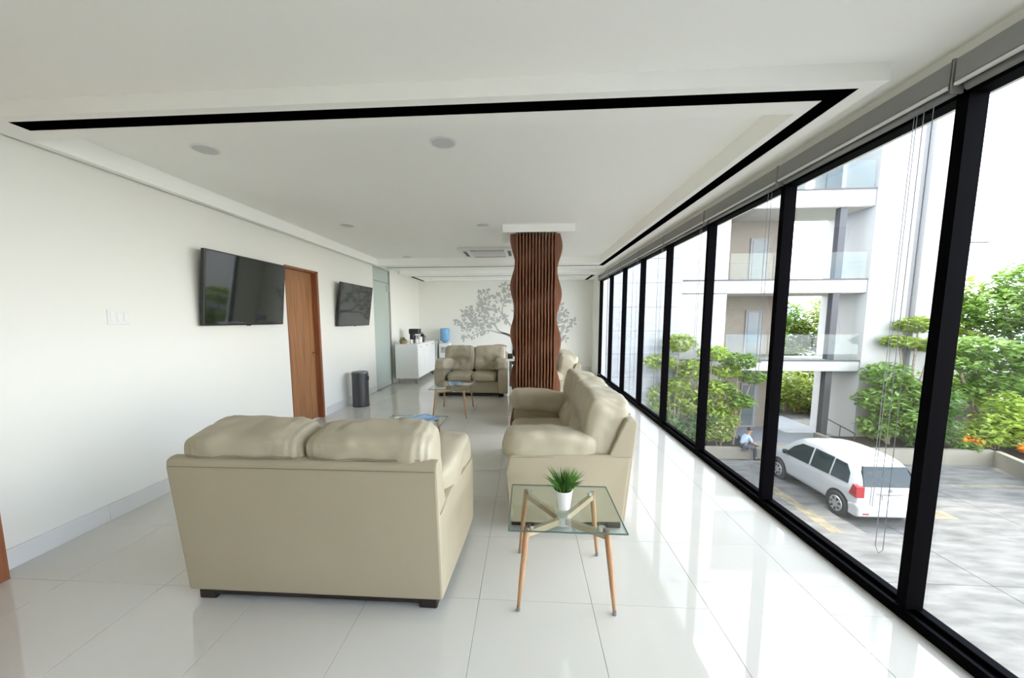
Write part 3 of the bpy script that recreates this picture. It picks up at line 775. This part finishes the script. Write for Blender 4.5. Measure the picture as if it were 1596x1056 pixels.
# planters
def planter(label, pts, h, y_soil):
    t = thing('planter_wall', label, 'planter', (0, 0, ZG), 0, 'rendered planter walls')
    for (a, b) in zip(pts[:-1], pts[1:]):
        a = Vector((*a, 0)); b = Vector((*b, 0)); d = (b - a).normalized(); n_ = Vector((-d.y, d.x, 0)) * .09
        bm = B(); v = []
        for z in (0, h):
            for q, s in ((a - d * .08, -1), (b + d * .08, -1), (b + d * .08, 1), (a - d * .08, 1)): v.append(bm.verts.new(q + n_ * s + Vector((0, 0, z))))
        for f in ((0, 1, 2, 3), (7, 6, 5, 4), (0, 4, 5, 1), (1, 5, 6, 2), (2, 6, 7, 3), (3, 7, 4, 0)): bm.faces.new([v[i] for i in f])
        obj('wall_segment', bm, M['kerb'], t)
    bm = B(); v = [bm.verts.new((p[0], p[1], h - .12)) for p in list(pts) + y_soil]; bm.faces.new(v); obj('soil', bm, M['soil'], t)
planter('low rendered planter wall with the man sitting on it', [(3.0, 13.75), (8.45, 13.75), (8.45, 15.2)], .405, [(3.0, 15.2)])
planter('low rendered planter wall behind the white car turning right', [(11.35, 15.3), (11.35, 13.55), (15.85, 13.6), (15.2, 12.0), (14.7, 9.5)], .52, [(26, 9.5), (26, 30), (14.6, 30), (14.6, 15.3)])

# building opposite
bd = thing('apartment_building', 'white apartment building with open balconies across the car park', 'building', (0, 0, 0))
YFc = 15.5
for (z0, z1) in ((-.47, -.09), (2.53, 2.99), (5.67, 6.25), (8.9, 9.4)):
    s = obj('floor_slab', bx(5.9, 12.78, YFc, 17.7, z0, z1), M['bwhite'], bd)
    obj('slab_edge_trim', bx(5.9, 12.78, YFc - .03, YFc + .03, z1, z1 + .05), M['dkmetal'], s)
    obj('soffit', bx(5.95, 12.76, YFc + .05, 17.68, z0 - .02, z0), M['soff'], s)
obj('end_wall', bx(12.8, 14.2, YFc - .05, 17.75, ZG, 12), M['bwhite'], bd)
obj('grey_reveal', bx(14.2, 14.55, YFc + .12, 17.7, ZG, 12), M['bgrey'], bd)
obj('end_wall', bx(14.55, 15.15, YFc - .05, 17.7, ZG, 12), M['bwhite'], bd)
obj('front_wall', bx(5.9, 7.75, YFc + .05, 17.7, ZG, 12), M['bwhite'], bd)
obj('core_wall', bx(7.75, 11.05, 17.5, 17.7, ZG, 9), M['bbrown'], bd)
for z0, h in ((-.09, 2.0), (2.99, 1.95), (ZG + .12, 2.0)):
    d = obj('balcony_door', bx(9.55, 10.3, 17.44, 17.5, z0, z0 + h), M['bgrey'], bd)
    obj('door_glass', bx(9.64, 10.12, 17.42, 17.44, z0 + .1, z0 + h - .1), M['bwin'], d)
obj('white_return', bx(7.3, 7.75, YFc + .1, 17.5, 2.99, 5.67), M['bwhite'], bd)
for (z0, z1) in ((ZG + .1, -.49), (-.04, 2.51), (3.04, 5.65)):
    obj('column', bx(11.68, 11.92, YFc + .1, YFc + .34, z0, z1), M['dkmetal'], bd)
for z0 in (-.04, 3.04, 6.30):
    for (x0, x1) in ((7.8, 9.35), (9.4, 11.0), (11.05, 12.7)):
        obj('glass_balustrade', bx(x0, x1, YFc + .02, YFc + .032, z0, z0 + .98), M['bglass'], bd)
for (x0, x1) in ((9.2, 10.2), (10.5, 11.3), (11.6, 12.7)):
    wf = obj('upper_window', bx(x0, x1, 17.0, 17.06, 6.3, 8.8), M['bwhite'], bd)
    obj('pane', bx(x0 + .05, x1 - .05, 16.98, 17.0, 6.35, 8.75), M['bwin'], wf)
obj('porch_floor', bx(8.6, 12.78, YFc - .1, 19.6, ZG, ZG + .12), M['porch'], bd)
obj('porch_step', bx(8.5, 12.0, YFc - .4, YFc - .1, ZG, ZG + .06), M['step'], bd)
hr = B(); A = Vector((11.95, YFc + .2, ZG + 1.0)); Bp = Vector((12.15, YFc - .9, ZG + .72))
tube(hr, [A, Bp], .022, 8); tube(hr, [Bp, (Bp.x, Bp.y, ZG)], .02, 8); m_ = A.lerp(Bp, .5); tube(hr, [m_, (m_.x, m_.y, ZG)], .016, 8)
obj('handrail', hr, M['dkmetal'], bd)
# grey stone tower with panels
tw = thing('stone_tower', 'grey stone-panelled tower block left of the white balconies', 'building', (0, 0, ZG))
obj('core', bx(-1.5, 5.88, 15.1, 17.7, 0, 13), M['bgrey'], tw)
pm = None
for i in range(8):
    for j in range(14):
        x0, z0 = -1.5 + i * .9225, j * .9
        if pm is None:
            t = obj('panel', bx(.006, .9165, -.03, 0, .006, .894, bev=.004), M['stone'], tw, loc=(x0, 15.1, z0)); pm = t.data
        else:
            t = bpy.data.objects.new('panel', pm); t.location = (x0, 15.1, z0); link(t, tw)
        t.location.y -= random.uniform(0, .012)

# lamp post
lp = thing('street_lamp', 'grey pole lamp with flat head beside the near black mullion', 'street lamp', (14.42, 14.0, ZG))
b = B(); tube(b, [(0, 0, .0), (0, 0, 7.5)], [.07, .05], 10); obj('pole', b, M['greyp'], lp)
b = bx(-.05, .86, -.12, .12, 7.42, 7.53, bev=.02); obj('lamp_head', b, M['greyp'], lp)
obj('lower_box', bx(.03, .45, -.1, .1, 2.02, 2.10), M['dkmetal'], lp)

# ------------------------------------------------------------------ trees
def crown_mesh(bm, blobs, n, ls, rnd, droop=.3):
    tot = sum(b[3] ** 2 for b in blobs)
    for (cx, cy, cz, r, fl_) in blobs:
        for _ in range(int(n * r * r / tot)):
            d = Vector((rnd.gauss(0, 1), rnd.gauss(0, 1), rnd.gauss(0, 1))).normalized()
            rr = r * rnd.uniform(.55, 1.05)
            p = Vector((cx + d.x * rr, cy + d.y * rr, cz + d.z * rr * fl_))
            a = rnd.uniform(0, 2 * PI); l_ = ls * rnd.uniform(.6, 1.25)
            u = Vector((math.cos(a), math.sin(a), rnd.uniform(-droop * 2, .25))).normalized() * l_
            v = u.cross(Vector((rnd.uniform(-.5, .5), rnd.uniform(-.5, .5), 1))).normalized() * l_ * .27
            q = [bm.verts.new(p - u * .5), bm.verts.new(p + v * 1), bm.verts.new(p + u * .5 - Vector((0, 0, l_ * .12))), bm.verts.new(p - v * 1)]
            bm.faces.new(q)
def tree(name, label, cat, base, blobs, m, n=1800, ls=.22, trunk=.07, group=None, seed=1, stems=1):
    rnd = random.Random(seed)
    t = thing(name, label, cat, base, 0, group)
    bm = B(); crown_mesh(bm, blobs, n, ls, rnd)
    c = obj('crown', bm, m, t); c['kind'] = 'stuff'
    if trunk:
        bt = B()
        for (cx, cy, cz, r, f) in blobs[:max(stems, 3)]:
            tube(bt, [(rnd.uniform(-.05, .05), rnd.uniform(-.05, .05), -.25), (cx * .35, cy * .35, cz * .5), (cx, cy, cz)], [trunk, trunk * .8, trunk * .35], 7)
        obj('trunk', bt, M['trunk'], t)
    return t
G1 = 'trees in the left planter'
ZP = ZG + .37
tree('slender_tree', 'yellow-green umbrella tree before the grey tower, leftmost outside', 'tree', (5.55, 14.5, ZP), [(.1, 0, 3.7, .62, .55), (-.5, .1, 3.0, .6, .5), (.55, 0, 2.6, .55, .5), (0, -.1, 2.2, .5, .5)], M['lf1'], 1700, .20, .05, G1, 3)
tree('slender_tree', 'spreading light green tree in front of the white wall', 'tree', (6.75, 14.5, ZP), [(.1, 0, 3.35, .55, .5), (-.55, 0, 2.85, .5, .45), (.65, .1, 2.65, .55, .45), (.2, -.1, 2.1, .5, .5)], M['lf5'], 1600, .20, .05, G1, 5)
tree('slender_tree', 'drooping green tree next to the second mullion from the near one', 'tree', (7.75, 14.45, ZP), [(0, 0, 3.05, .6, .5), (.55, 0, 2.45, .5, .5), (-.5, 0, 2.1, .45, .5), (.1, -.1, 1.6, .5, .5)], M['lf2'], 1600, .2, .05, G1, 8)
tree('leafy_shrub', 'dark green shrub under the umbrella tree in the left planter', 'shrub', (5.3, 14.4, ZP), [(0, 0, .6, .7, .8), (.8, 0, .5, .6, .8), (-.9, 0, .7, .7, .9), (1.4, .1, .9, .55, .9)], M['lf3'], 1700, .2, .03, G1, 10)
tree('leafy_shrub', 'mid-height loose shrub between the umbrella tree and the white wall tree', 'shrub', (6.25, 14.75, ZP), [(0, 0, 1.5, .75, .8), (-.9, .1, 1.6, .7, .8), (.8, 0, 1.3, .7, .8), (1.5, .1, 1.5, .6, .8)], M['lf5'], 2600, .2, .03, G1, 13)
tree('leafy_shrub', 'yellow-tipped shrub left of the seated man', 'shrub', (7.15, 14.2, ZP), [(0, 0, .55, .45, 1.0), (.3, 0, .9, .35, .9), (-.5, .1, .4, .4, .8)], M['lf1'], 900, .18, .025, G1, 12)
G2 = 'trees in the right planter'
tree('bushy_tree', 'bright green bushy tree in front of the white end wall', 'tree', (13.2, 14.5, ZP), [(-.2, 0, 2.55, .8, .6), (.5, .1, 2.0, .85, .6), (-.55, -.1, 1.7, .7, .6), (.2, -.2, 1.2, .85, .6), (.7, 0, .8, .7, .7), (-.5, -.1, .7, .6, .7)], M['lf2'], 3600, .24, .07, G2, 21)
tree('slender_tree', 'pale yellow-green tree rising above the bushy tree at the end wall', 'tree', (14.15, 14.9, ZP), [(.05, 0, 4.35, .65, .45), (-.55, 0, 3.75, .55, .4), (.6, 0, 3.6, .6, .4)], M['lf1'], 1400, .24, .06, G2, 23)
tree('leafy_shrub', 'dense dark shrub at the foot of the white end wall', 'shrub', (14.4, 14.1, ZP), [(0, 0, .8, .7, .8), (-.6, 0, .5, .55, .8), (.1, .1, 1.6, .65, .8)], M['lf3'], 1500, .2, .03, G2, 25)
tree('broad_tree', 'layered green tree right of the near black mullion', 'tree', (16.9, 15.2, ZP), [(-.2, 0, 3.5, 1.0, .4), (-.9, 0, 2.9, .8, .4), (.7, 0, 3.0, .9, .4), (.2, -.2, 2.3, .9, .45), (-.9, -.1, 1.9, .7, .5)], M['lf2'], 3200, .26, .09, G2, 27)
tree('leafy_shrub', 'bright green shrub above the orange crotons', 'shrub', (16.4, 14.1, ZP), [(0, 0, .8, .75, .9), (.8, .1, .9, .7, .9), (-.5, 0, .5, .5, .8), (.3, .2, 1.6, .6, .8)], M['lf5'], 2000, .22, .03, G2, 29)
tree('palm_like_tree', 'thin-trunked tree at the right picture edge behind the planter', 'tree', (18.3, 14.6, ZP), [(0, 0, 3.3, .8, .6), (.7, .2, 2.7, .8, .6), (-.4, .2, 2.4, .5, .6)], M['lf2'], 1600, .26, .11, G2, 31)
tree('leafy_shrub', 'deep green shrub around the thin trunk at right', 'shrub', (17.9, 14.2, ZP), [(0, 0, .8, .7, .9), (.9, 0, 1.0, .8, .9), (.2, .3, 1.7, .7, .8)], M['lf3'], 1700, .22, .03, G2, 33)
tree('croton', 'orange croton in the planter beside the near mullion', 'shrub', (15.45, 13.95, ZP), [(0, 0, .35, .26, .7), (.35, .1, .3, .22, .7)], M['lf4'], 420, .14, .015, 'orange crotons', 35)
tree('croton', 'orange croton at the bend of the planter wall by the right edge', 'shrub', (16.35, 13.1, ZP), [(0, 0, .33, .26, .7), (.45, -.2, .3, .24, .7), (.2, .3, .3, .2, .7)], M['lf4'], 480, .14, .015, 'orange crotons', 37)
tree('leafy_shrub', 'maroon-leaved shrub behind the rightmost croton', 'shrub', (17.2, 13.5, ZP), [(0, 0, .55, .42, 1), (.4, 0, .4, .35, 1)], M['lf6'], 500, .18, .02, G2, 39)
tree('leafy_shrub', 'small green shrub spilling over the wall below the croton', 'shrub', (15.2, 13.78, ZP), [(0, -.1, .2, .24, .7), (-.3, 0, .25, .22, .7)], M['lf2'], 380, .14, .015, G2, 41)
G3 = 'trees behind the buildings'
far = [(12.6, 24, 6.5, 'lf5', 'tall tree seen through the first-floor balcony opening'), (15.2, 25, 6.2, 'lf2', 'tree glimpsed left of the balcony opening behind the building'),
       (20.5, 21, 7.2, 'lf5', 'tall yellow-green tree beyond the layered tree'), (23.0, 19, 7.6, 'lf2', 'tall dark tree at the right picture edge'), (18.6, 24, 6.6, 'lf1', 'hazy pale tree behind the near mullion')]
for i, (x, y, h, m, lb) in enumerate(far):
    rr = 1.7
    tree('tall_tree', lb, 'tree', (x, y, ZG), [(0, 0, h - 1.2, rr, .7), (-1.3, 0, h - 2.3, rr * .9, .7), (1.3, .3, h - 2.4, rr * .95, .7), (0, -.4, h - 3.3, rr, .7), (-.9, -.2, 1.3, 1.3, .8), (.9, -.2, 1.3, 1.3, .8)], M[m], 7500, .34, .16, G3, 50 + i)
hb = thing('hedge', 'yellow-green hedge visible through the ground-floor porch', 'hedge', (13.4, 21.0, ZG))
bm = B(); crown_mesh(bm, [(-2.6 + i * .75, 0, 1.2 + .3 * math.sin(i * 2), .9, 1.2) for i in range(9)], 4200, .26, random.Random(77)); o = obj('foliage', bm, M['lf1'], hb); o['kind'] = 'stuff'
bm = B()
for i in range(9): tube(bm, [(-2.6 + i * .75, 0, 0), (-2.6 + i * .75, 0, 1.2)], .04, 6)
obj('stems', bm, M['trunk'], hb)

# ------------------------------------------------------------------ car (nose towards +y)
car = thing('car', 'white people carrier parked by the planter, seen from behind', 'car', (8.64, 10.9, ZG)); car.scale = (.93, 1, .98)
def car_section():
    # stations along y (rear -> front): y, half width low, z sill, z shoulder, shoulder half width, roof z, roof half width
    return [(-1.62, .70, .36, .62, .74, .80, .70), (-1.60, .74, .26, .84, .77, 1.00, .70), (-1.52, .78, .24, .90, .79, 1.22, .62), (-1.36, .79, .24, .92, .80, 1.52, .58), (-1.05, .80, .22, .93, .81, 1.60, .60),
            (-.40, .80, .22, .91, .81, 1.63, .61), (.25, .80, .22, .89, .81, 1.61, .60), (.70, .80, .22, .87, .81, 1.50, .58), (1.10, .80, .22, .86, .80, 1.20, .62), (1.38, .79, .22, .84, .79, .95, .66), (1.75, .76, .24, .78, .76, .86, .62), (2.05, .68, .28, .66, .68, .72, .55), (2.12, .60, .34, .56, .60, .60, .50)]
b = B(); rows = []
for (y, hw_, zs, zh, hs, zr, hr_) in car_section():
    half = [(hw_ * .96, zs), (hw_, zs + .12), (hs, zh - .12), (hs * .985, zh), (hr_ * 1.07, zh + (zr - zh) * .78), (hr_ * .93, zr - .015), (hr_ * .5, zr)]
    pts = [(x, z) for x, z in half] + [(-x, z) for x, z in half[::-1]]
    rows.append([b.verts.new((x, y, z)) for x, z in pts])
n = len(rows[0])
for i in range(len(rows) - 1):
    for k_ in range(n): b.faces.new((rows[i][k_], rows[i][(k_ + 1) % n], rows[i + 1][(k_ + 1) % n], rows[i + 1][k_]))
b.faces.new(rows[0][::-1]); b.faces.new(rows[-1])
body = obj('body', b, M['carw'], car, smooth=True)
sb_ = body.modifiers.new('round', 'SUBSURF'); sb_.levels = 1; sb_.render_levels = 2
def side_x(y, z, sgn):
    st = car_section()
    for a, c in zip(st[:-1], st[1:]):
        if a[0] <= y <= c[0]:
            t = (y - a[0]) / (c[0] - a[0]); v = [a[i] + (c[i] - a[i]) * t for i in range(7)]; break
    hw_, zs, zh, hs, zr, hr_ = v[1:]
    if z <= zh: return sgn * hs
    t = (z - zh) / ((zr - zh) * .78); return sgn * (hs * .985 + (hr_ * 1.07 - hs * .985) * min(t, 1.2))
def side_patch(name, poly, m, sgn, off=.012, parent=None):
    b = B(); vs = [b.verts.new((side_x(y, z, sgn) + sgn * off, y, z)) for y, z in poly]; vi = [b.verts.new((side_x(y, z, sgn) - sgn * .03, y, z)) for y, z in poly]
    b.faces.new(vs); b.faces.new(vi[::-1]); n_ = len(poly)
    for i in range(n_): b.faces.new((vs[i], vs[(i + 1) % n_], vi[(i + 1) % n_], vi[i]))
    return obj(name, b, m, parent or car)
for s in (-1, 1):
    side_patch('side_window', [(-1.33, .96), (-.80, .95), (-.80, 1.40), (-1.12, 1.38), (-1.28, 1.2)], M['carg'], s)
    side_patch('side_window', [(-.74, .95), (-.10, .93), (-.10, 1.42), (-.74, 1.41)], M['carg'], s)
    side_patch('side_window', [(-.02, .93), (.98, .90), (.72, 1.20), (.42, 1.38), (-.02, 1.41)], M['carg'], s)
    b = bx(s * .80 - .0, s * .93, .80, .90, .93, 1.06, bev=.02) if s > 0 else bx(-.93, -.80, .80, .90, .93, 1.06, bev=.02)
    obj('wing_mirror', b, M['trimb'], car)
    b = bx(s * .795, s * .815, -.55, -.40, .83, .86) if s > 0 else bx(-.815, -.795, -.55, -.40, .83, .86); obj('door_handle', b, M['carw'], car)
    # tail lamp
    b = B(); prism(b, [(-1.63, .70), (-1.62, .98), (-1.50, 1.02), (-1.40, .74)], 'x', s * .60, s * .812, bev=.01); obj('tail_lamp', b, M['red'], car)
    for yw in (-1.08, 1.18):
        b = B(); tube(b, [(s * .66, yw, .305), (s * .70, yw, .305), (s * .80, yw, .305), (s * .825, yw, .305)], [.295, .305, .305, .285], 28)
        wh = obj('wheel', b, M['tyre'], car)
        b = B(); tube(b, [(s * .81, yw, .305), (s * .832, yw, .305)], [.205, .195], 24); obj('rim', b, M['rim'], wh)
        b = B()
        for k_ in range(7):
            a = 2 * PI * k_ / 7 + .2; tube(b, [(s * .834, yw + .10 * math.cos(a), .305 + .10 * math.sin(a)), (s * .834, yw + .165 * math.cos(a), .305 + .165 * math.sin(a))], .026, 6)
        obj('rim_hole', b, M['trimb'], wh)
        b = B(); tube(b, [(s * .70, yw, .33), (s * .806, yw, .33)], .355, 28); obj('wheel_arch', b, M['trimb'], wh)
b = B(); v = [b.verts.new(p) for p in ((-.63, -1.615, .98), (.63, -1.615, .98), (.585, -1.50, 1.30), (.52, -1.42, 1.42), (-.52, -1.42, 1.42), (-.585, -1.50, 1.30))]; b.faces.new(v)
r = bmesh.ops.extrude_face_region(b, geom=list(b.faces))
for q in r['geom']:
    if isinstance(q, bmesh.types.BMVert): q.co.y += .10
obj('rear_window', b, M['carg'], car)
obj('number_plate', bx(-.17, .17, -1.645, -1.60, .66, .78), M['plate'], car)
obj('plate_garnish', bx(-.30, .30, -1.650, -1.60, .80, .835, bev=.005), M['chrome'], car)
b = B(); tube(b, [(0, -1.645, .90), (0, -1.60, .90)], .04, 16); obj('badge', b, M['chrome'], car)
b = B(); prism(b, [(-1.72, .27), (-1.60, .22), (-1.36, .22), (-1.36, .52), (-1.60, .56), (-1.72, .50)], 'x', -.80, .80, bev=.05, seg=3); obj('rear_bumper', b, M['carw'], car, smooth=False)
for s in (-1, 1): obj('reflector', bx(s * .62 - .07, s * .62 + .07, -1.732, -1.70, .33, .36), M['red'], car)

# ------------------------------------------------------------------ person on the planter wall
pr = thing('person', 'person in a light blue shirt and dark trousers sitting on the planter wall', 'person', (7.74, 13.71, ZG)); pr.scale = (.85, .85, .85)
def skin(name, verts, edges, m, parent, sub=2):
    me = bpy.data.meshes.new(name); me.from_pydata([v[:3] for v in verts], edges, []); me.materials.append(m)
    o = bpy.data.objects.new(name, me); link(o, parent)
    o.modifiers.new('skin', 'SKIN'); sv = me.skin_vertices[0].data
    for i, v in enumerate(verts): sv[i].radius = (v[3], v[3] if len(v) < 5 else v[4])
    sv[0].use_root = True
    ss = o.modifiers.new('sub', 'SUBSURF'); ss.levels = sub; ss.render_levels = sub
    for p in me.polygons: p.use_smooth = True
    return o
# faces +x, slightly towards -y ; pelvis on wall top z=.47
V = [(-.05, 0, .57, .13, .15), (.0, 0, .76, .125, .15), (.07, 0, .93, .13, .16), (.13, 0, 1.03, .07, .08), (.17, 0, 1.10, .05, .05), (.20, 0, 1.19, .085, .09), (.21, 0, 1.27, .075, .08),
     (.10, -.17, .98, .055), (.20, -.21, .74, .043), (.40, -.13, .66, .033), (.46, -.11, .655, .03),
     (.10, .17, .98, .055), (.22, .21, .75, .043), (.41, .12, .68, .033), (.47, .10, .675, .03),
     (-.02, -.10, .55, .085), (.38, -.13, .53, .068), (.40, -.13, .28, .052), (.40, -.13, .07, .042), (.50, -.14, .035, .036),
     (-.02, .10, .55, .085), (.40, .12, .52, .068), (.46, .12, .27, .052), (.47, .12, .07, .042), (.57, .13, .035, .036)]
E = [(0, 1), (1, 2), (2, 3), (3, 4), (4, 5), (5, 6), (2, 7), (7, 8), (8, 9), (9, 10), (2, 11), (11, 12), (12, 13), (13, 14), (0, 15), (15, 16), (16, 17), (17, 18), (18, 19), (0, 20), (20, 21), (21, 22), (22, 23), (23, 24)]
skin('body', V, E, M['skin'], pr)
Vs = [(-.05, 0, .60, .140, .165), (.0, 0, .76, .138, .165), (.07, 0, .93, .138, .172), (.115, 0, 1.005, .085, .10),
      (.10, -.17, .98, .066), (.19, -.205, .78, .058), (.10, .17, .98, .066), (.21, .205, .79, .058)]
skin('shirt', Vs, [(0, 1), (1, 2), (2, 3), (2, 4), (4, 5), (2, 6), (6, 7)], M['shirt'], pr)
Vt = [(-.05, 0, .57, .142, .165), (-.02, -.10, .56, .10), (.38, -.13, .53, .080), (.40, -.13, .28, .066), (.40, -.13, .09, .060), (-.02, .10, .56, .10), (.40, .12, .52, .080), (.46, .12, .27, .066), (.47, .12, .09, .060)]
skin('trousers', Vt, [(0, 1), (1, 2), (2, 3), (3, 4), (0, 5), (5, 6), (6, 7), (7, 8)], M['trous'], pr)
b = B(); puff(b, (.185, 0, 1.285), (.095, .088, .075), p=2.4, n=8, wr=.004); obj('hair', b, M['hair'], pr, smooth=True)
b = B()
for y in (-.032, .032): box(b, .285, .292, y - .012, y + .012, 1.215, 1.228)
obj('eye', b, M['hair'], pr)
for s, x0, y0 in ((-1, .46, -.11), (1, .47, .10)):
    b = B()
    for k_ in range(4):
        y = y0 - .024 + k_ * .016; tube(b, [(x0, y, .66), (x0 + .05, y, .655), (x0 + .075 + .006 * (k_ in (1, 2)), y, .635)], [.0095, .0085, .007], 6)
    tube(b, [(x0 - .01, y0 - s * .025, .66), (x0 + .03, y0 - s * .045, .655)], [.010, .008], 6)
    obj('hand', b, M['skin'], pr)
for s, x0, y0 in ((-1, .46, -.135), (1, .53, .125)):
    obj('shoe', bx(x0 - .10, x0 + .14, y0 - .045, y0 + .045, 0, .075, bev=.02, seg=2), M['trimb'], pr)
